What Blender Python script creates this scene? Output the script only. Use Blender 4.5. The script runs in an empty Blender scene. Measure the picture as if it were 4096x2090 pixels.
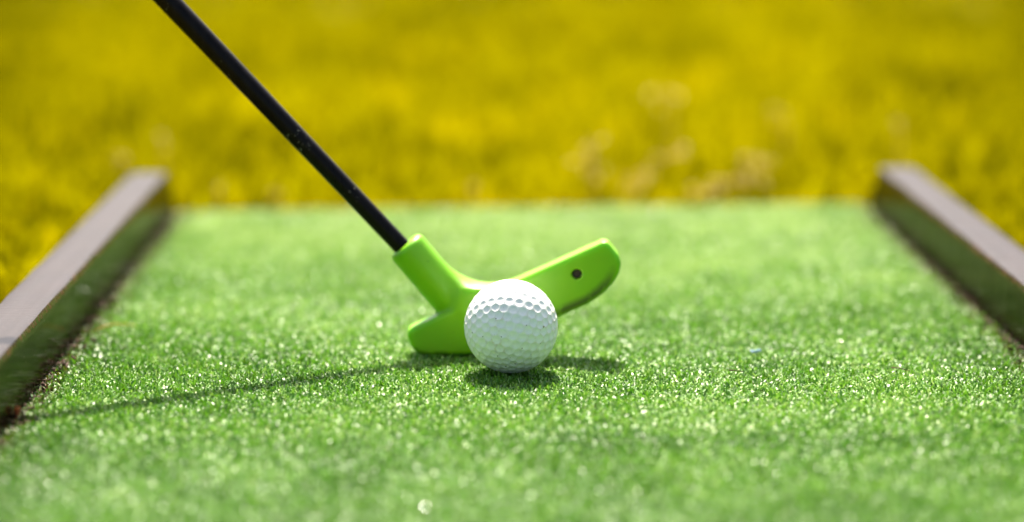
import bpy, bmesh, math, random
import numpy as np
from mathutils import Vector, Matrix

rng = np.random.default_rng(7)
random.seed(7)
sc = bpy.context.scene
COL = sc.collection

# ------------------------------------------------------------------ helpers
def link(o, parent=None):
    COL.objects.link(o)
    if parent is not None:
        o.parent = parent
    return o

def tag(o, label=None, cat=None, group=None, kind=None):
    if label: o["label"] = label
    if cat: o["category"] = cat
    if group: o["group"] = group
    if kind: o["kind"] = kind
    return o

def np_mesh(name, verts, faces, smooth=False, attrs=None):
    """verts (N,3), faces (M,k) with k constant."""
    me = bpy.data.meshes.new(name)
    n, (m, k) = len(verts), faces.shape
    me.vertices.add(n)
    me.vertices.foreach_set("co", np.ascontiguousarray(verts, dtype=np.float32).ravel())
    me.loops.add(m * k)
    me.loops.foreach_set("vertex_index", np.ascontiguousarray(faces, dtype=np.int32).ravel())
    me.polygons.add(m)
    me.polygons.foreach_set("loop_start", np.arange(0, m * k, k, dtype=np.int32))
    me.polygons.foreach_set("use_smooth", np.full(m, smooth, dtype=bool))
    for an, dom, data in (attrs or []):
        a = me.attributes.new(an, 'FLOAT', dom)
        a.data.foreach_set("value", np.ascontiguousarray(data, dtype=np.float32))
    me.update(calc_edges=True)
    me.validate()
    return me

def obj(name, me, mat, parent=None):
    o = bpy.data.objects.new(name, me)
    if mat is not None:
        me.materials.append(mat)
    return link(o, parent)

def vnoise(x, y, seed, scale):
    """smooth 2D value noise in 0..1"""
    r = np.random.default_rng(seed)
    T = r.random((64, 64))
    x = x * scale + 1000.3; y = y * scale + 1000.7
    xi = np.floor(x).astype(int); yi = np.floor(y).astype(int)
    fx = x - xi; fy = y - yi
    fx = fx * fx * (3 - 2 * fx); fy = fy * fy * (3 - 2 * fy)
    g = lambda a, b: T[a % 64, b % 64]
    return (g(xi, yi) * (1 - fx) + g(xi + 1, yi) * fx) * (1 - fy) + \
           (g(xi, yi + 1) * (1 - fx) + g(xi + 1, yi + 1) * fx) * fy

# ------------------------------------------------------------------ materials
class NT:
    def __init__(s, name):
        s.m = bpy.data.materials.new(name); s.m.use_nodes = True
        s.t = s.m.node_tree; s.t.nodes.clear()
        s.out = s.n('ShaderNodeOutputMaterial')
    def n(s, typ, **kw):
        nd = s.t.nodes.new(typ)
        for k, v in kw.items():
            if k.startswith('in_'):
                nd.inputs[k[3:].replace('_', ' ')].default_value = v
            else:
                setattr(nd, k, v)
        return nd
    def l(s, a, b):
        s.t.links.new(a, b)
    def ramp(s, fac, stops):
        r = s.n('ShaderNodeValToRGB')
        e = r.color_ramp.elements
        while len(e) < len(stops): e.new(0.5)
        for el, (p, c) in zip(e, stops):
            el.position = p; el.color = (*c, 1) if len(c) == 3 else c
        s.l(fac, r.inputs[0]); return r.outputs[0]
    def mix(s, fac, a, b, blend='MIX'):
        m = s.n('ShaderNodeMix', data_type='RGBA', blend_type=blend)
        for sock, v in ((m.inputs[0], fac), (m.inputs[6], a), (m.inputs[7], b)):
            if hasattr(v, 'is_linked'): s.l(v, sock)
            elif isinstance(v, (int, float)): sock.default_value = v
            else: sock.default_value = (*v, 1)
        return m.outputs[2]
    def math(s, op, a, b=None, c=None):
        m = s.n('ShaderNodeMath', operation=op)
        for i, v in enumerate((a, b, c)):
            if v is None: continue
            if hasattr(v, 'is_linked'): s.l(v, m.inputs[i])
            else: m.inputs[i].default_value = v
        return m.outputs[0]
    def noise(s, vec, scale, detail=3, rough=0.5):
        n = s.n('ShaderNodeTexNoise'); n.inputs['Scale'].default_value = scale
        n.inputs['Detail'].default_value = detail; n.inputs['Roughness'].default_value = rough
        if vec is not None: s.l(vec, n.inputs['Vector'])
        return n.outputs[0]
    def mapr(s, v, a, b, c=0.0, d=1.0):
        m = s.n('ShaderNodeMapRange'); s.l(v, m.inputs[0])
        for i, x in enumerate((a, b, c, d)): m.inputs[i + 1].default_value = x
        return m.outputs[0]
    def bump(s, h, strength, dist):
        b = s.n('ShaderNodeBump'); b.inputs['Strength'].default_value = strength
        b.inputs['Distance'].default_value = dist; s.l(h, b.inputs['Height']); return b.outputs[0]
    def obj_co(s):
        return s.n('ShaderNodeTexCoord').outputs['Object']
    def map(s, vec, scale=(1, 1, 1)):
        m = s.n('ShaderNodeMapping'); m.inputs['Scale'].default_value = scale
        s.l(vec, m.inputs['Vector']); return m.outputs[0]
    def pbsdf(s, **kw):
        p = s.n('ShaderNodeBsdfPrincipled')
        for k, v in kw.items():
            k = k.replace('_', ' ')
            if hasattr(v, 'is_linked'): s.l(v, p.inputs[k])
            elif isinstance(v, tuple) and len(v) == 3 and 'Radius' not in k: p.inputs[k].default_value = (*v, 1)
            else: p.inputs[k].default_value = v
        return p
    def surf(s, sh):
        s.l(sh, s.out.inputs[0]); return s.m

def leaf_material(name, stops, rough_lo, rough_hi, trans, attr='tint', spec=0.5, tsat=None, rattr='gloss'):
    t = NT(name)
    a = t.n('ShaderNodeAttribute', attribute_name=attr).outputs['Fac']
    col = t.ramp(a, stops)
    g = t.n('ShaderNodeAttribute', attribute_name=rattr).outputs['Fac']
    ro = t.mapr(g, 0, 1, rough_hi, rough_lo)
    p = t.pbsdf(Base_Color=col, Roughness=ro, Specular_IOR_Level=spec)
    tr = t.n('ShaderNodeBsdfTranslucent')
    t.l(t.mix(1.0, col, tsat or (1, 1, 1), 'MULTIPLY'), tr.inputs[0])
    m = t.n('ShaderNodeMixShader'); m.inputs[0].default_value = trans
    t.l(p.outputs[0], m.inputs[1]); t.l(tr.outputs[0], m.inputs[2])
    return t.surf(m.outputs[0])

M = {}
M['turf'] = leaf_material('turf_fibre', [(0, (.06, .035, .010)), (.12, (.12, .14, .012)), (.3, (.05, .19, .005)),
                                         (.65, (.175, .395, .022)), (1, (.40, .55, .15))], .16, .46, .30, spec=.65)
M['grass'] = leaf_material('lawn_grass', [(0, (.035, .036, .001)), (.3, (.11, .103, .0005)), (.6, (.295, .264, .0004)),
                                          (.9, (.44, .39, .0004)), (1, (.49, .40, .0004))], .5, .7, .35, spec=.0)

def ground_mat():
    t = NT('lawn_soil')
    c = t.obj_co()
    n = t.noise(c, 9, 6, .65)
    col = t.ramp(n, [(.3, (.07, .06, .002)), (.6, (.18, .145, .002)), (.8, (.26, .20, .002))])
    p = t.pbsdf(Base_Color=col, Roughness=.9, Normal=t.bump(t.noise(c, 60, 4), .6, .02))
    return t.surf(p.outputs[0])
M['lawn'] = ground_mat()

def backing_mat():
    t = NT('turf_backing')
    n = t.noise(t.obj_co(), 220, 3)
    p = t.pbsdf(Base_Color=t.ramp(n, [(.3, (.012, .03, .008)), (.7, (.03, .075, .015))]), Roughness=.9)
    return t.surf(p.outputs[0])
M['backing'] = backing_mat()

def rail_mat():
    t = NT('painted_wood')
    c = t.obj_co()
    grain = t.noise(t.map(c, (260, 9, 260)), 1, 6, .6)
    cross = t.noise(t.map(c, (60, 420, 25)), 1, 4, .6)
    blot = t.noise(c, 26, 4, .6)
    col = t.mix(t.mapr(grain, .35, .7), (.012, .010, .002), (.024, .018, .003))
    col = t.mix(t.mapr(blot, .45, .75, 0, .5), col, (.024, .014, .007))
    wear = t.n('ShaderNodeAttribute', attribute_name='wear').outputs['Fac']
    top = t.n('ShaderNodeAttribute', attribute_name='top_mask').outputs['Fac']     # paler tone on the upper side
    col = t.mix(t.math('MULTIPLY', top, t.mapr(grain, .3, .75, .6, 1)), col, (.036, .021, .022))
    wn = t.math('ADD', wear, t.math('MULTIPLY', t.math('SUBTRACT', t.noise(c, 180, 5, .7), .5), 1.1))
    wm = t.mapr(wn, .55, .75)
    col = t.mix(wm, col, (.14, .055, .022))
    sp = t.noise(c, 900, 2, .5)
    col = t.mix(t.mapr(sp, .70, .74, 0, .7), col, (.35, .30, .25))
    sx = t.n('ShaderNodeSeparateXYZ'); t.l(c, sx.inputs[0])
    st = t.math('ADD', t.mapr(sx.outputs[2], .001, .009, 1, 0), t.math('MULTIPLY', t.math('SUBTRACT', t.noise(c, 90, 5, .65), .5), .9))
    col = t.mix(t.mapr(st, .35, .75, 0, .8), col, (.010, .006, .003))        # dirt along the foot, with shade painted in
    h = t.math('ADD', t.math('MULTIPLY', cross, .6), t.math('MULTIPLY', grain, .4))
    ro = t.math('ADD', t.math('ADD', t.mapr(blot, .3, .8, .10, .18), t.math('MULTIPLY', top, .2)), t.math('MULTIPLY', wm, .35))
    p = t.pbsdf(Base_Color=col, Roughness=ro, Specular_IOR_Level=t.mapr(top, 0, 1, .022, .24),
                Normal=t.bump(h, .3, .0010))
    t.l(t.mapr(top, 0, 1, .03, .3), p.inputs['Normal'].links[0].from_node.inputs['Strength'])
    return t.surf(p.outputs[0])
M['rail'] = rail_mat()

def ball_mat():
    t = NT('ball_cover')
    c = t.obj_co()
    land = t.n('ShaderNodeAttribute', attribute_name='land').outputs['Fac']
    dirtz = t.mapr(t.noise(c, 55, 4, .6), .42, .72)
    fine = t.mapr(t.noise(c, 900, 3, .7), .38, .62)
    edge = t.math('MULTIPLY', t.math('MULTIPLY', land, dirtz), fine)
    col = t.mix(t.math('MULTIPLY', edge, .8), (.90, .895, .87), (.52, .38, .22))
    # tiny scuffs and specks
    v = t.n('ShaderNodeTexVoronoi', feature='F1'); v.inputs['Scale'].default_value = 330
    wob = t.n('ShaderNodeTexNoise'); wob.inputs['Scale'].default_value = 700
    t.l(c, wob.inputs['Vector'])
    vm = t.n('ShaderNodeVectorMath', operation='MULTIPLY_ADD')
    t.l(wob.outputs['Color'], vm.inputs[0]); vm.inputs[1].default_value = (.0022,) * 3; t.l(c, vm.inputs[2])
    t.l(vm.outputs[0], v.inputs['Vector'])
    spot = t.mapr(v.outputs['Distance'], .10, .17, 1, 0)
    pick = t.n('ShaderNodeSeparateColor'); t.l(v.outputs['Color'], pick.inputs[0])
    keep = t.math('GREATER_THAN', pick.outputs[0], .62)
    col = t.mix(t.math('MULTIPLY', t.math('MULTIPLY', spot, keep), .85), col, (.13, .075, .05))
    p = t.pbsdf(Base_Color=col, Roughness=.32, Specular_IOR_Level=.5)
    return t.surf(p.outputs[0])
M['ball'] = ball_mat()

def rubber_mat():
    t = NT('lime_rubber')
    c = t.obj_co()
    n = t.noise(c, 40, 3)
    col = t.mix(t.mapr(n, .3, .7), (.185, .47, .001), (.22, .515, .001))
    scuff = t.n('ShaderNodeAttribute', attribute_name='scuff').outputs['Fac']
    f = t.noise(c, 420, 5, .75)
    f2 = t.noise(c, 110, 3, .6)
    m = t.math('MULTIPLY', scuff, t.mapr(t.math('ADD', f, t.math('MULTIPLY', t.math('SUBTRACT', f2, .5), .8)), .30, .46))
    col = t.mix(t.math('MULTIPLY', m, .93), col, (.035, .045, .008))
    sp = t.mapr(t.noise(c, 260, 3, .6), .70, .78, 0, .5)
    col = t.mix(sp, col, (.06, .20, .01))
    p = t.pbsdf(Base_Color=col, Roughness=.42, Specular_IOR_Level=.45,
                Subsurface_Weight=.6, Subsurface_Scale=.007,
                Normal=t.bump(t.noise(c, 700, 3), .12, .0004))
    p.inputs['Subsurface Radius'].default_value = (.6, 1.0, .15)
    return t.surf(p.outputs[0])
M['rubber'] = rubber_mat()

SHAFT_DIR = Vector((-.1083, .0050, .1155)).normalized()
SHAFT_T0 = Vector((-.0515 + .0485, .0440 - .0335, .0497 - .0122)).dot(SHAFT_DIR)
def shaft_mat():
    t = NT('black_shaft')
    c = t.obj_co()
    n = t.noise(t.map(c, (300, 300, 30)), 1, 4, .6)
    col = t.mix(t.mapr(n, .35, .75), (.004, .0028, .0024), (.009, .0065, .006))
    sc_ = t.math('MULTIPLY', t.mapr(t.noise(c, 700, 3, .6), .60, .66),
                 t.mapr(t.noise(t.map(c, (30, 30, 22)), 1, 2), .56, .66))
    dp = t.n('ShaderNodeVectorMath', operation='DOT_PRODUCT'); t.l(c, dp.inputs[0]); dp.inputs[1].default_value = SHAFT_DIR
    along = t.math('SUBTRACT', dp.outputs['Value'], SHAFT_T0)
    for a0, wd, th in ((.069, .008, .64), (.034, .004, .64), (.118, .006, .66)):      # knocks in the paint
        band = t.mapr(t.math('ABSOLUTE', t.math('SUBTRACT', along, a0)), wd * .5, wd, 1, 0)
        sc_ = t.math('MAXIMUM', sc_, t.math('MULTIPLY', band, t.mapr(t.noise(c, 620, 3, .6), th, th + .03)))
    col = t.mix(t.math('MULTIPLY', sc_, .8), col, (.28, .25, .20))
    p = t.pbsdf(Base_Color=col, Roughness=t.mapr(n, .3, .8, .26, .38), Specular_IOR_Level=.12,
                Normal=t.bump(t.noise(c, 500, 3), .15, .0004))
    return t.surf(p.outputs[0])
M['shaft'] = shaft_mat()

def flat_mat(name, c1, c2, rough, scale, spec=.4):
    t = NT(name)
    n = t.noise(t.obj_co(), scale, 4, .6)
    p = t.pbsdf(Base_Color=t.mix(t.mapr(n, .3, .7), c1, c2), Roughness=rough, Specular_IOR_Level=spec)
    return t.surf(p.outputs[0])
M['plug'] = flat_mat('rusty_plug', (.016, .009, .005), (.035, .018, .010), .6, 900)
M['soil'] = flat_mat('debris_crumbs', (.035, .018, .010), (.12, .055, .028), .8, 500)
M['twig'] = flat_mat('twig_bark', (.06, .03, .018), (.13, .065, .035), .8, 400)
M['scrap'] = flat_mat('blue_plastic', (.16, .30, .40), (.20, .36, .46), .35, 300)
def papery(name, c1, c2, scale):
    t = NT(name)
    col = t.mix(t.mapr(t.noise(t.obj_co(), scale, 4, .6), .3, .7), c1, c2)
    d = t.pbsdf(Base_Color=col, Roughness=.7, Specular_IOR_Level=.1)
    tr = t.n('ShaderNodeBsdfTranslucent'); t.l(col, tr.inputs[0])
    m = t.n('ShaderNodeMixShader'); m.inputs[0].default_value = .5
    t.l(d.outputs[0], m.inputs[1]); t.l(tr.outputs[0], m.inputs[2])
    return t.surf(m.outputs[0])
M['straw'] = papery('dry_straw', (.52, .40, .13), (.66, .52, .20), 400)
M['chip'] = papery('wood_chip', (.48, .18, .07), (.60, .26, .11), 500)
M['seed'] = papery('dry_seed', (.72, .58, .22), (.82, .70, .36), 200)

# ------------------------------------------------------------------ blades
def blades(name, P, length, width, az, lean, curl, tint, gloss, mat, parent=None, tip=.5, twist=None):
    """n grass blades, three rows of two vertices each"""
    n = len(P)
    d = np.stack([np.cos(az), np.sin(az)], 1)               # lean direction
    wa = az + math.pi / 2 if twist is None else az + math.pi / 2 + twist
    wd = np.stack([np.cos(wa), np.sin(wa), np.zeros(n)], 1)
    V = np.zeros((n, 6, 3))
    pos = P.copy(); ang = lean.copy()
    for k in range(3):
        ww = width * (1.0 if k < 2 else tip) * .5
        V[:, 2 * k] = pos - wd * ww[:, None]
        V[:, 2 * k + 1] = pos + wd * ww[:, None]
        if k < 2:
            st = length * .5
            pos = pos + np.concatenate([d * (np.sin(ang) * st)[:, None], (np.cos(ang) * st)[:, None]], 1)
            ang = ang + curl
    base = np.arange(n)[:, None] * 6
    F = np.concatenate([base + np.array([[0, 1, 3, 2]]), base + np.array([[2, 3, 5, 4]])], 1).reshape(-1, 4)
    me = np_mesh(name, V.reshape(-1, 3), F, False,
                 [('tint', 'FACE', np.repeat(tint, 2)), ('gloss', 'FACE', np.repeat(gloss, 2))])
    return obj(name, me, mat, parent)

# ------------------------------------------------------------------ the board (rails and mat) in world metres
LX = lambda y: -.2106 - .0180 * y        # inner face of the rail on one side
RX = lambda y: .2446 - .0150 * y         # and on the other
RAIL_W, RAIL_H, FLOOR = .0245, .030, -.030
MAT_Y0, MAT_Y1L, MAT_Y1R = -.52, .486, .520
mat_end = lambda x: MAT_Y1L + (MAT_Y1R - MAT_Y1L) * (x + .22) / .457

# lawn
me = np_mesh('lawn', np.array([[-60, -60, FLOOR], [60, -60, FLOOR], [60, 60, FLOOR], [-60, 60, FLOOR]], float), np.array([[0, 1, 2, 3]]))
tag(obj('lawn', me, M['lawn']), 'yellow lawn ground stretching away behind the board', 'lawn', kind='structure')

# mat slab
xs = [(LX(MAT_Y0) + .0006, MAT_Y0), (RX(MAT_Y0) - .0006, MAT_Y0)]
c = [(*xs[0],), (*xs[1],), (RX(MAT_Y1R) - .0006, MAT_Y1R), (LX(MAT_Y1L) + .0006, MAT_Y1L)]
v = [(x, y, FLOOR + .0005) for x, y in c] + [(x, y, -.0035) for x, y in c]
f = [(0, 3, 2, 1), (4, 5, 6, 7), (0, 1, 5, 4), (1, 2, 6, 5), (2, 3, 7, 6), (3, 0, 4, 7)]
mat = obj('putting_mat', np_mesh('putting_mat', np.array(v), np.array(f)), M['backing'])
tag(mat, 'green artificial turf putting mat laid between two dark wooden rails', 'putting mat')

# turf pile
N = 820000
y = rng.uniform(MAT_Y0, .525, N); u = rng.random(N)
x = LX(y) + .0008 + u * (RX(y) - LX(y) - .0016)
ok = y < mat_end(x) + rng.normal(0, .0012, N)
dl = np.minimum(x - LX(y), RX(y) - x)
ok &= rng.random(N) < np.clip(.35 + dl / .012, 0, 1)
x, y, dl = x[ok], y[ok], dl[ok]; n = len(x)
patch = vnoise(x, y, 3, 22) * .6 + vnoise(x, y, 4, 60) * .4
patch2 = vnoise(x, y, 5, 9) * .55 + vnoise(x, y, 6, 30) * .45
az = rng.uniform(0, 2 * math.pi, n)
lean = np.abs(rng.normal(.98, .42, n)) + .55 * (patch2 - .5)
tint = np.clip(.55 + .22 * rng.normal(0, 1, n) + .45 * (patch - .5), .24, 1)
dirty = (dl < .014) & (rng.random(n) < np.clip(1 - dl / .014, 0, 1) * .8)
tint[dirty] = rng.uniform(0, .24, dirty.sum())
tint = np.where(tint > .25, np.clip(tint + .42 * np.clip((y - .06) / .40, 0, 1) - .10 * (y < -.12) - .16 * np.clip(1 - dl / .045, 0, 1), .25, 1), tint)  # haze painted in towards the far end; vignette and real darkening beside the rails
gloss = np.where(rng.random(n) < .018, rng.uniform(.8, 1, n), rng.random(n) ** 2 * .14)
length = rng.uniform(.0018, .0038, n) * (.85 + .3 * patch2)
P = np.stack([x, y, rng.uniform(-.0034, -.0016, n)], 1)
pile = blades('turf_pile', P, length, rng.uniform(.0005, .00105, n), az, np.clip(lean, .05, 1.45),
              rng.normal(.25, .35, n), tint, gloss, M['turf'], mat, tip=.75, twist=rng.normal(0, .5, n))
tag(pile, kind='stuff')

# rails
def rail(name, xf, side, y0, y1top, y1bot, label):
    """xf(y) inner face; side +1 if the rail body lies towards +x"""
    prof = [(0.0, FLOOR), (0.0, .000), (.0000, .0240), (.0001, .0272), (.0010, .0293), (.0048, .0302), (.0066, .0299),
            (.0150, .0300), (.0215, .0299), (.0236, .0290), (.0245, .0265), (.0245, FLOOR)]
    topp = [0, 0, 0, .05, .7, 1, 1, 1, 1, .9, .3, 0]
    wearp = [.15, .55, .05, .60, .52, .05, .0, .0, .05, .5, .5, 0]
    K = len(prof); S = 150
    V = []; W = []
    for i in range(S + 1):
        t = i / S
        for (w, z), wr in zip(prof, wearp):
            yt = y1top + (y1bot - y1top) * (RAIL_H - z) / RAIL_H if z > 0 else y1bot
            yy = y0 + (yt - y0) * t
            wob = .0005 * (vnoise(np.array(yy), np.array(w * 40), 11 + int(side), 60) - .5)
            wx = .00035 * (vnoise(np.array(yy), np.array(z * 20), 21 + int(side), 110) - .5)
            V.append((xf(yy) + side * (w + wx), yy, z + (wob if z > .01 else 0)))
            W.append(wr)
    F = []
    for i in range(S):
        for k in range(K):
            a = i * K + k; b = i * K + (k + 1) % K
            F.append((a, b, b + K, a + K) if side > 0 else (a, a + K, b + K, b))
    V = np.array(V)
    bm = bmesh.new()
    lay = bm.verts.layers.float.new('wear'); lay2 = bm.verts.layers.float.new('top_mask')
    bv = [bm.verts.new(p) for p in V]
    for i_, b_ in enumerate(bv): b_[lay] = W[i_]; b_[lay2] = topp[i_ % K]
    for q in F: bm.faces.new([bv[j] for j in q])
    for ring, flip in ((range(K), side > 0), (range(S * K, S * K + K), side < 0)):
        cap = [bv[j] for j in ring]
        bm.faces.new(cap[::-1] if not flip else cap)
    bmesh.ops.recalc_face_normals(bm, faces=bm.faces)
    for fa in bm.faces: fa.smooth = len(fa.verts) == 4
    me = bpy.data.meshes.new(name); bm.to_mesh(me); bm.free()
    me.set_sharp_from_angle(angle=math.radians(38))
    o = obj(name, me, M['rail'])
    tag(o, label, 'wooden rail', 'wooden rails edging the putting mat')
    return o
rail('wooden_rail', LX, -1, -.62, .446, .482, 'dark painted wooden rail on the left, the club shaft shadow ends at its foot')
rail('wooden_rail', RX, 1, .0615, .472, .508, 'dark painted wooden rail along the right edge of the green mat')
rail('wooden_rail', lambda y: RX(y) - .0004, 1, -.62, .0605, .0605, 'next rail piece butted on the near end of the right rail')

# crumbs of dirt along the rails' feet
def crumbs():
    V = []; F = []
    for _ in range(1500):
        side = random.random() < .5
        yy = random.uniform(-.3, .48)
        off = abs(random.gauss(0, .0035)) + .0008
        xx = LX(yy) + off if side else RX(yy) - off
        z = random.uniform(-.0030, .0008) + max(0, .0012 - off * .4)
        r = random.uniform(.0004, .0013)
        M3 = Matrix.Rotation(random.uniform(0, 6.3), 3, Vector((random.gauss(0, 1), random.gauss(0, 1), random.gauss(0, 1))).normalized())
        st = random.uniform(.8, 3.0)
        b = len(V)
        for q in ((1, 0, 0), (-1, 0, 0), (0, 1, 0), (0, -1, 0), (0, 0, 1), (0, 0, -1)):
            w = M3 @ Vector((q[0] * st, q[1] * random.uniform(.6, 1), q[2] * random.uniform(.3, .8))) * r
            V.append((xx + w.x, yy + w.y, z + w.z))
        for a, c_, d_ in ((0, 2, 4), (2, 1, 4), (1, 3, 4), (3, 0, 4), (2, 0, 5), (1, 2, 5), (3, 1, 5), (0, 3, 5)):
            F.append((b + a, b + c_, b + d_))
    return np_mesh('debris', np.array(V), np.array(F))
tag(obj('debris', crumbs(), M['soil']), 'brown crumbs of dirt and bark gathered along the foot of the rails', 'debris', kind='stuff')

# ------------------------------------------------------------------ golf ball
R = .02135
BALL = Vector((0, 0, R - .0010))
def ico_points(freq):
    bm = bmesh.new(); bmesh.ops.create_icosphere(bm, subdivisions=1, radius=1)
    vs = [np.array(v.co) for v in bm.verts]; fs = [[v.index for v in f.verts] for f in bm.faces]; bm.free()
    pts = {}
    for a, b, c_ in fs:
        for i in range(freq + 1):
            for j in range(freq + 1 - i):
                p = (vs[a] * i + vs[b] * j + vs[c_] * (freq - i - j)) / freq
                p /= np.linalg.norm(p); pts[tuple(np.round(p, 5))] = p
    return np.array(list(pts.values()))
def make_ball():
    D = ico_points(6)
    for _ in range(30):                                            # even out the spacing
        dd = D[:, None] - D[None]
        r2 = (dd ** 2).sum(2) + 1e-9; np.fill_diagonal(r2, 1e9)
        D = D + .00012 * (dd / r2[..., None] ** 2).sum(1) * .02
        D /= np.linalg.norm(D, axis=1)[:, None]
    bm = bmesh.new(); bmesh.ops.create_icosphere(bm, subdivisions=8, radius=1)
    V = np.array([v.co[:] for v in bm.verts]); F = np.array([[v.index for v in f.verts] for f in bm.faces]); bm.free()
    V /= np.linalg.norm(V, axis=1)[:, None]
    near = np.zeros(len(V))
    for i in range(0, len(V), 20000):
        near[i:i + 20000] = (V[i:i + 20000] @ D.T).max(1)
    ang = np.arccos(np.clip(near, -1, 1)) * R
    rd, depth = .00193, .00040
    q = np.clip(ang / rd, 0, 1)
    disp = -depth * (1 - q * q)
    k = np.clip((ang / rd - .90) / .16, 0, 1)
    land = np.clip((ang / rd - .80) / .25, 0, 1)
    return np_mesh('golf_ball', V * (R + disp)[:, None], F, True, [('land', 'POINT', land)])
ball = obj('golf_ball', make_ball(), M['ball'])
ball.location = BALL; ball.rotation_euler = (math.radians(14), math.radians(9), math.radians(20))
tag(ball, 'white dimpled golf ball with tiny dirt specks resting on the green turf', 'golf ball')

# ------------------------------------------------------------------ putter
TILT = math.radians(24.6)
T_BL = .0130                                    # blade thickness
FRONT_Y = .0335
ORG = Vector((-.0485, FRONT_Y, .0118))        # top corner of the blade's heel end, on its front face
UX = np.array([math.cos(TILT), 0, math.sin(TILT)]); VX = np.array([math.sin(TILT), 0, -math.cos(TILT)])
POLY = np.array([(-1.2, 0), (102.3, 0), (104.6, 9), (104.2, 12.5), (101.6, 16.6), (96.5, 20.2), (90, 22.8), (82, 24.3), (22, 23.4), (10, 18.2), (2, 14.6), (-.9, 12.3), (-1.9, 9), (-2.0, 5)]) * 1e-3

def sd_poly(p, poly):
    d = np.full(len(p), 1e9); s = np.ones(len(p))
    n = len(poly)
    for i in range(n):
        a = poly[i]; b = poly[i - 1]
        e = b - a; w = p - a
        t = np.clip((w @ e) / (e @ e), 0, 1)
        q = w - t[:, None] * e
        d = np.minimum(d, (q * q).sum(1))
        c1 = p[:, 1] >= a[1]; c2 = p[:, 1] < b[1]; c3 = e[0] * w[:, 1] > e[1] * w[:, 0]
        allc = (c1 & c2 & c3) | (~c1 & ~c2 & ~c3)
        s = np.where(allc, -s, s)
    return s * np.sqrt(d)

def inset(poly, r):
    out = []; n = len(poly)
    for i in range(n):
        p0, p1, p2 = poly[i - 1], poly[i], poly[(i + 1) % n]
        e1 = (p1 - p0) / np.linalg.norm(p1 - p0); e2 = (p2 - p1) / np.linalg.norm(p2 - p1)
        n1 = np.array([-e1[1], e1[0]]); n2 = np.array([-e2[1], e2[0]])
        b = (n1 + n2); b = b / (b @ n1)
        out.append(p1 + b * r)
    return np.array(out)
RC = .0035                                       # corner radius in the face plane
RE = .0024                                       # edge radius front/back
PIN = inset(POLY, RC)
HA = np.array([14.6, -36.1]) * 1e-3              # hosel: centre of its open end (u, v)
HD = np.array([.261, .966]); HD = HD / np.linalg.norm(HD)
HY = T_BL / 2 + .0050                            # hosel axis sits a little behind the blade's middle
HR = .0092
HL = .047
HOLE = np.array([83.1, 8.9]) * 1e-3

def head_sdf(p):
    """p (N,3) = (u, depth, v) in metres"""
    uv = p[:, [0, 2]]
    d2 = sd_poly(uv, PIN) - RC + RE
    dz = np.abs(p[:, 1] - T_BL / 2) - T_BL / 2 + RE
    blade = np.minimum(np.maximum(d2, dz), 0) + np.hypot(np.maximum(d2, 0), np.maximum(dz, 0)) - RE
    w = uv - HA
    a = w @ HD; perp = w[:, 0] * HD[1] - w[:, 1] * HD[0]
    rad = np.hypot(perp, p[:, 1] - HY)
    rr = .0030
    dx = rad - HR + rr; da = np.abs(a - HL / 2) - HL / 2 + rr
    hos = np.minimum(np.maximum(dx, da), 0) + np.hypot(np.maximum(dx, 0), np.maximum(da, 0)) - rr
    # fillet: broad on the toe side, tight on the heel side
    s = np.clip((perp + .004) / .016, 0, 1); s = s * s * (3 - 2 * s)
    k = .0022 + .022 * s
    h = np.maximum(k - np.abs(blade - hos), 0) / k
    d = np.minimum(blade, hos) - h * h * k * .25
    # nothing bulges out past the flat face
    fr = -p[:, 1]; r = .0016
    hh = np.maximum(r - np.abs(d - fr), 0) / r
    d = np.maximum(d, fr) + hh * hh * r * .25
    # screw recess
    hole = np.maximum(np.hypot(uv[:, 0] - HOLE[0], uv[:, 1] - HOLE[1]) - .0024, p[:, 1] - .0065)
    r = .0006
    hh = np.maximum(r - np.abs(d + hole), 0) / r
    d = np.maximum(d, -hole) + hh * hh * r * .25
    return d

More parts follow.
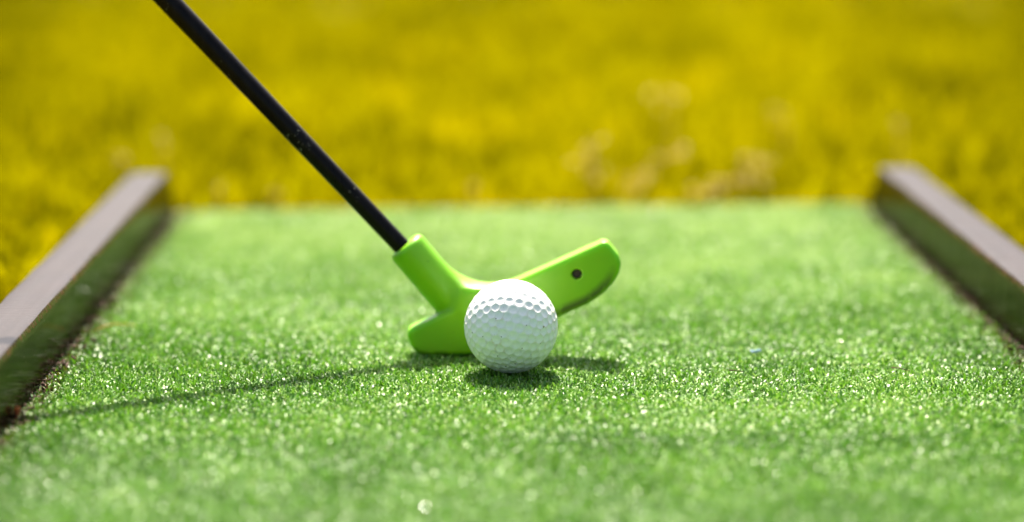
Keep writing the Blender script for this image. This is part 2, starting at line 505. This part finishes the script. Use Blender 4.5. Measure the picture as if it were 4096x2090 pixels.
def surface_net(fn, lo, hi, h):
    n = [int((b - a) / h) + 1 for a, b in zip(lo, hi)]
    ax = [lo[i] + h * np.arange(n[i]) for i in range(3)]
    G = np.stack(np.meshgrid(*ax, indexing='ij'), -1).reshape(-1, 3)
    D = fn(G).reshape(n)
    ins = D < 0
    cs = np.zeros([k - 1 for k in n], int)
    offs = [(i, j, k) for i in (0, 1) for j in (0, 1) for k in (0, 1)]
    sl = lambda A, o: A[o[0]:A.shape[0] - 1 + o[0], o[1]:A.shape[1] - 1 + o[1], o[2]:A.shape[2] - 1 + o[2]]
    for o in offs: cs += sl(ins, o)
    act = (cs > 0) & (cs < 8)
    idx = -np.ones(act.shape, int); idx[act] = np.arange(act.sum())
    acc = np.zeros((*act.shape, 3)); cnt = np.zeros(act.shape)
    for o in offs:
        for axis in range(3):
            if o[axis]: continue
            o2 = list(o); o2[axis] = 1
            a = sl(D, o); b = sl(D, o2)
            cr = (a < 0) != (b < 0)
            t = np.where(cr, a / np.where(a - b == 0, 1, a - b), 0)
            for q in range(3):
                acc[..., q] += cr * (o[q] + (t if q == axis else 0))
            cnt += cr
    ii = np.argwhere(act)
    V = (ii + acc[act] / cnt[act][:, None]) * h + np.array(lo)
    F = []
    for axis in range(3):
        b1, b2 = [q for q in range(3) if q != axis]
        s0 = [slice(1, -1)] * 3; s0[axis] = slice(0, -1)
        s1 = [slice(1, -1)] * 3; s1[axis] = slice(1, None)
        A = ins[tuple(s0)]; B = ins[tuple(s1)]
        e = np.argwhere(A != B)
        ina = A[tuple(e.T)]
        off0 = np.array([1, 1, 1]); off0[axis] = 0
        e = e + off0
        def cell(d1, d2):
            c_ = e.copy(); c_[:, b1] -= d1; c_[:, b2] -= d2
            return idx[tuple(c_.T)]
        q = np.stack([cell(0, 0), cell(1, 0), cell(1, 1), cell(0, 1)], 1)
        flip = ina if axis != 1 else ~ina
        q[flip] = q[flip][:, ::-1]
        F.append(q)
    F = np.concatenate(F)
    e = 1e-5
    for _ in range(2):
        d0 = fn(V)
        g = np.stack([(fn(V + np.eye(3)[q] * e) - d0) / e for q in range(3)], 1)
        V = V - g * (d0 / np.maximum((g * g).sum(1), .2))[:, None] * .9
    return V, F

putter = link(bpy.data.objects.new('putter', None)); putter.location = ORG; putter.empty_display_size = .05
tag(putter, 'mini golf putter with lime green rubber head and black shaft leaning behind the ball', 'putter')
V, F = surface_net(head_sdf, (-.006, -.003, -.041), (.109, .024, .029), .00055)
scuff = np.clip(1 - np.abs(sd_poly(V[:, [0, 2]], POLY) + .0024) / .0034, 0, 1) * (V[:, 0] > .055) * (V[:, 2] > .012) * (V[:, 1] < .006)
scuff *= np.clip((V[:, 0] - .055) / .012, 0, 1) * np.clip((.1015 - V[:, 0]) / .008, 0, 1)
scuff2 = np.clip(1 - np.abs(sd_poly(V[:, [0, 2]], POLY) + .001) / .0018, 0, 1) * (V[:, 0] < .012) * (V[:, 2] > .009) * .5
V3 = V[:, :1] * UX + V[:, 2:] * VX + V[:, 1:2] * np.array([0, 1, 0])
me = np_mesh('head', V3, F, True, [('scuff', 'POINT', np.maximum(scuff, scuff2))])
bm = bmesh.new(); bm.from_mesh(me); bmesh.ops.recalc_face_normals(bm, faces=bm.faces); bm.to_mesh(me); bm.free()
head = obj('head', me, M['rubber'], putter)
bm = bmesh.new()
bmesh.ops.create_cone(bm, cap_ends=True, segments=32, radius1=.00238, radius2=.0021, depth=.004,
                      matrix=Matrix.Translation((0, .0040, 0)) @ Matrix.Rotation(math.radians(90), 4, 'X'))
bmesh.ops.bevel(bm, geom=[e for e in bm.edges if e.calc_face_angle(0) > 1], offset=.0003, segments=2, affect='EDGES')
me = bpy.data.meshes.new('screw_plug'); bm.to_mesh(me); bm.free()
plug = obj('screw_plug', me, M['plug'], head)
hp = HOLE[0] * UX + HOLE[1] * VX
plug.location = hp

def tube(name, pts, radii, seg, m, parent=None, cap=True):
    bm = bmesh.new(); rings = []
    pts = [Vector(p) for p in pts]
    for i, p in enumerate(pts):
        t = (pts[min(i + 1, len(pts) - 1)] - pts[max(i - 1, 0)]).normalized()
        a = t.cross(Vector((0.1, 1, .2))).normalized(); b = t.cross(a)
        rings.append([bm.verts.new(p + (a * math.cos(q) + b * math.sin(q)) * radii[i])
                      for q in [2 * math.pi * s / seg for s in range(seg)]])
    for r0, r1 in zip(rings, rings[1:]):
        for s in range(seg):
            bm.faces.new((r0[s], r0[(s + 1) % seg], r1[(s + 1) % seg], r1[s]))
    if cap:
        bm.faces.new(rings[0][::-1]); bm.faces.new(rings[-1])
    bmesh.ops.recalc_face_normals(bm, faces=bm.faces)
    for f_ in bm.faces: f_.smooth = len(f_.verts) == 4
    me = bpy.data.meshes.new(name); bm.to_mesh(me); bm.free()
    return obj(name, me, m, parent) if m else me

S0 = Vector((-.0515, .0440, .0497)); S1 = Vector((-.1598, .0490, .1652))    # shaft where it leaves the head, and higher up
sd = (S1 - S0).normalized(); sl_ = (S1 - S0).length
tt = [-.018, 0, .06, sl_, .24, .34, .5, .68, .74, .741]
rr_ = [.0041, .0042, .0044, .0051, .0055, .0057, .0060, .0062, .0062, .0050]
tube('shaft', [S0 + sd * t - ORG for t in tt], rr_, 40, M['shaft'], putter)

# ------------------------------------------------------------------ little things on the mat
def tagged_strip(name, pts, w, m, label, cat, th=.0004):
    o = tube(name, pts, [w * (1 - .5 * i / (len(pts) - 1)) for i in range(len(pts))], 6, m)
    return tag(o, label, cat)
tagged_strip('dry_straw', [(-.2046, .0840, .0012), (-.2005, .0900, .0022), (-.1960, .0945, .0026), (-.1910, .0975, .0018), (-.1868, .0985, .0010)],
             .00055, M['straw'], 'thin curved dry straw lying on the turf beside the left rail', 'straw')
tagged_strip('twig', [(.0990, -.0060, .0012), (.1016, -.0078, .0016), (.1052, -.0094, .0012)], .00035, M['twig'],
             'tiny brown twig on the turf to the right of the ball', 'twig')
tagged_strip('twig', [(.1735, -.0005, .0012), (.1765, -.0040, .0018), (.1810, -.0065, .0010)], .00035, M['twig'],
             'tiny brown twig on the turf close to the right rail', 'twig')
def chunk(name, loc, dims, rot, m, label, cat):
    bm = bmesh.new(); bmesh.ops.create_cube(bm, size=1)
    bmesh.ops.subdivide_edges(bm, edges=bm.edges, cuts=2, use_grid_fill=True)
    for v_ in bm.verts:
        v_.co = Vector((v_.co.x * dims[0] * (1 - .45 * (v_.co.x + .5)), v_.co.y * dims[1], v_.co.z * dims[2] + .25 * dims[2] * math.sin(7 * v_.co.x)))
        v_.co += Vector([random.gauss(0, .05 * min(dims)) for _ in range(3)])
    bmesh.ops.bevel(bm, geom=[e for e in bm.edges if e.calc_face_angle(0) > .8], offset=min(dims) * .2, segments=1, affect='EDGES')
    me = bpy.data.meshes.new(name); bm.to_mesh(me); bm.free()
    o = obj(name, me, m); o.location = loc; o.rotation_euler = rot
    return tag(o, label, cat)
chunk('plastic_scrap', (.1162, .0392, .0006), (.0062, .0022, .0009), (.1, -.06, .1), M['scrap'],
      'tiny pale blue plastic scrap lying on the turf right of the ball', 'scrap')
chunk('wood_chip', (-.2070, -.0905, .0025), (.0065, .0022, .0016), (.2, -1.2, .3), M['chip'],
      'small orange brown wood chip at the near foot of the left rail', 'wood chip')

# ------------------------------------------------------------------ lawn grass
def grass():
    C2 = []
    def area(n, x0, x1, y0, y1, keep=None):
        xx = rng.uniform(x0, x1, n); yy = rng.uniform(y0, y1, n)
        k = np.ones(n, bool) if keep is None else keep(xx, yy)
        C2.append(np.stack([xx[k], yy[k]], 1))
    outside = lambda xx, yy: ~((xx > LX(yy) - RAIL_W - .016) & (xx < RX(yy) + RAIL_W + .016) & (yy < mat_end(np.clip(xx, -.22, .24)) + .018))
    area(4200, -.75, .75, .48, 1.2, outside)
    area(5600, -1.2, 1.2, 1.2, 2.6)
    area(4600, -1.8, 1.8, 2.6, 4.8)
    area(1500, -.62, -.23, -.25, .5, outside)
    area(1500, .26, .62, -.25, .5, outside)
    area(2600, -2.0, -.62, -.6, 1.2); area(2600, .62, 2.0, -.6, 1.2)
    area(1800, -2.6, -1.2, 1.2, 2.6); area(1800, 1.2, 2.6, 1.2, 2.6)
    area(1600, -3.2, -1.8, 2.6, 5.0); area(1600, 1.8, 3.2, 2.6, 5.0)
    area(2600, -2.6, 2.6, 4.8, 7.0)
    c = np.concatenate(C2); m = len(c)
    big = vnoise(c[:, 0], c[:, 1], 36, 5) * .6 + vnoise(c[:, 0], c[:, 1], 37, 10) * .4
    side = np.clip((np.abs(c[:, 0]) - .14 * (c[:, 1] + 1)) / .40, 0, 1)      # vignette painted into the tint: lawn darkens towards its sides
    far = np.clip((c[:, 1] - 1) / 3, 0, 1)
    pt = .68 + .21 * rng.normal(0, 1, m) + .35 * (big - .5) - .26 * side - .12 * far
    ph = np.clip(rng.normal(.9, .3, m), .35, 1.7)
    kind = rng.random(m) < .38                                               # broad-leaved weeds among the grass
    per = np.where(kind, 9, 17)
    pid = np.repeat(np.arange(m), per); n = len(pid)
    az = rng.uniform(0, 2 * math.pi, n)
    r = np.abs(rng.normal(0, .009, n)) + .001
    P3 = np.stack([c[pid, 0] + np.cos(az) * r, c[pid, 1] + np.sin(az) * r, np.full(n, FLOOR - .001)], 1)
    B = kind[pid]
    L = np.where(B, rng.uniform(.016, .032, n), rng.uniform(.020, .042, n)) * ph[pid]
    W = np.where(B, rng.uniform(.008, .015, n), rng.uniform(.003, .006, n))
    lean = np.where(B, rng.normal(.7, .35, n), np.abs(rng.normal(.6, .35, n)))
    tint = np.clip(pt[pid] + .10 * rng.normal(0, 1, n) + .08 * B, 0, 1)
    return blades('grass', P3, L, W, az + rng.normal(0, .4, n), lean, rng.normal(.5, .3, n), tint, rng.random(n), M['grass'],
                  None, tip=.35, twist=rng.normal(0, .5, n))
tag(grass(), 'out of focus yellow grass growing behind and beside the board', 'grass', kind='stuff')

# dry seed heads at the far edge of the mat
def dry_stalk(base, pts, size, label, n=26):
    root = link(bpy.data.objects.new('dry_grass_stalk', None)); root.location = base; root.empty_display_size = .02
    tag(root, label, 'dry grass', 'dry pale seed heads standing in the lawn')
    b = Vector(base)
    allp = [b] + [Vector(p) for p in pts]
    tube('stem', [p - b for p in allp], [.0011] + [.0008] * len(pts), 6, M['straw'], root)
    V = []; F = []
    rnd = random.Random(int(1e4 * abs(base[0])) + 5)
    head_pts = [Vector(p) for p in pts]
    for i in range(int(n * .42)):
        t = rnd.random() * (len(head_pts) - 1) if len(head_pts) > 1 else 0
        j = min(int(t), len(head_pts) - 2) if len(head_pts) > 1 else 0
        p = head_pts[j].lerp(head_pts[j + 1], t - j) if len(head_pts) > 1 else head_pts[0]
        p = p - b + Vector([rnd.gauss(0, size * .30), rnd.gauss(0, size * .3), rnd.gauss(0, size * .16)])
        d = Vector([rnd.gauss(0, 1), rnd.gauss(0, 1), rnd.gauss(.4, 1)]).normalized()
        s1 = d.orthogonal().normalized(); s2 = d.cross(s1)
        le = size * rnd.uniform(.4, .7); wi = le * .22
        q = len(V)
        V += [tuple(p - d * le * .5), tuple(p + s1 * wi), tuple(p + s2 * wi), tuple(p - s1 * wi), tuple(p - s2 * wi), tuple(p + d * le * .5)]
        for a in range(4):
            F.append((q, q + 1 + (a + 1) % 4, q + 1 + a)); F.append((q + 5, q + 1 + a, q + 1 + (a + 1) % 4))
    obj('seed_head', np_mesh('seed_head', np.array(V), np.array(F)), M['seed'], root)
F0 = FLOOR
STALKS = [
    ((.060, .585, F0), [(.0556, .570, .0103), (.0528, .570, .0240), (.0536, .570, .0364)], .015, 'upright dry seed head, left end of the pale group at the mat far edge', 26),
    ((.072, .610, F0), [(.0803, .600, .0033), (.0983, .600, .0145), (.1149, .600, .0229), (.1210, .600, .0257)], .013, 'slanting dry stalk with a rounded pale tip, middle of the pale group', 26),
    ((.078, .570, F0), [(.0825, .560, .0048), (.0960, .560, .0130)], .012, 'short dry stalk just below the slanting one, near the mat far edge', 16),
    ((.112, .556, F0), [(.1209, .545, .0009), (.1384, .545, .0069), (.1545, .545, .0110), (.1733, .545, .0151)], .015, 'low dry stalk lying almost flat along the mat far edge', 40),
    ((.160, .610, F0), [(.1623, .600, .0165), (.1692, .600, .0187), (.1804, .600, .0131)], .014, 'bushy dry seed head above the low flat stalk', 26),
    ((.124, .805, F0), [(.1250, .800, .0348), (.1187, .800, .0472)], .018, 'faint dry seed head far back in the lawn above the pale group', 12),
    ((.216, .805, F0), [(.2152, .800, .0223), (.2094, .800, .0317)], .014, 'small dry seed head far back between the pale group and right rail', 9),
    ((.286, .680, F0), [(.2844, .680, .0303), (.2834, .680, .0376)], .012, 'small dry seed head in the lawn above the far end of the right rail', 9),
    ((-.280, .625, F0), [(-.2778, .620, .0133), (-.2770, .620, .0190)], .012, 'small dry seed head in the lawn left of the left rail far end', 9),
    ((-.250, .665, F0), [(-.2523, .660, .0225), (-.2520, .660, .0290)], .012, 'small dry seed head in the lawn above the left rail far end', 9),
    ((-.198, .555, F0), [(-.1987, .550, .0048), (-.1980, .550, .0090)], .010, 'tiny dry seed head at the left corner of the mat far edge', 7),
    ((-.158, .545, F0), [(-.1599, .540, .0022), (-.1590, .540, .0060)], .010, 'tiny dry seed head by the mat far edge left of the club shaft', 7),
    ((-.027, .565, F0), [(-.0263, .560, .0034), (-.0260, .560, .0080)], .010, 'tiny dry seed head at the mat far edge above the green putter head', 7),
]
for s in STALKS: dry_stalk(*s)

# ------------------------------------------------------------------ light, sky, camera
ELEV, AZ = math.radians(57), math.radians(-3)          # azimuth from +y, clockwise
sdir = Vector((math.sin(AZ) * math.cos(ELEV), math.cos(AZ) * math.cos(ELEV), math.sin(ELEV)))
w = bpy.data.worlds.new("World"); sc.world = w; w.use_nodes = True
nt = w.node_tree; nt.nodes.clear()
sky = nt.nodes.new('ShaderNodeTexSky'); sky.sky_type = 'NISHITA'; sky.sun_disc = False
sky.sun_elevation = ELEV; sky.sun_rotation = AZ; sky.air_density = 1.0; sky.dust_density = 5.0; sky.ozone_density = .7
bg = nt.nodes.new('ShaderNodeBackground'); bg.inputs[1].default_value = .088
wo = nt.nodes.new('ShaderNodeOutputWorld')
nt.links.new(sky.outputs[0], bg.inputs[0]); nt.links.new(bg.outputs[0], wo.inputs[0])
sun = bpy.data.lights.new('sun', 'SUN'); sun.energy = 5.0; sun.angle = math.radians(.5); sun.color = (1, .92, .77)
so = link(bpy.data.objects.new('sun', sun)); so.rotation_euler = (-sdir).to_track_quat('-Z', 'Y').to_euler(); so.location = sdir * 5

cam = bpy.data.cameras.new('camera'); co = link(bpy.data.objects.new('camera', cam))
co.location = (.0004, -1.0789, .2380)
co.rotation_euler = (math.radians(90 - 9.8587), 0, 0)
cam.lens = 85; cam.sensor_width = 36; cam.clip_start = .02; cam.clip_end = 500
cam.dof.use_dof = True; cam.dof.focus_distance = 1.080; cam.dof.aperture_fstop = 3.0
sc.camera = co

sc.view_settings.view_transform = 'Standard'; sc.view_settings.look = 'None'
sc.view_settings.exposure = 1.40; sc.view_settings.gamma = 1
sc.cycles.use_denoising = True
sc.cycles.sample_clamp_indirect = 6
sc.cycles.max_bounces = 8
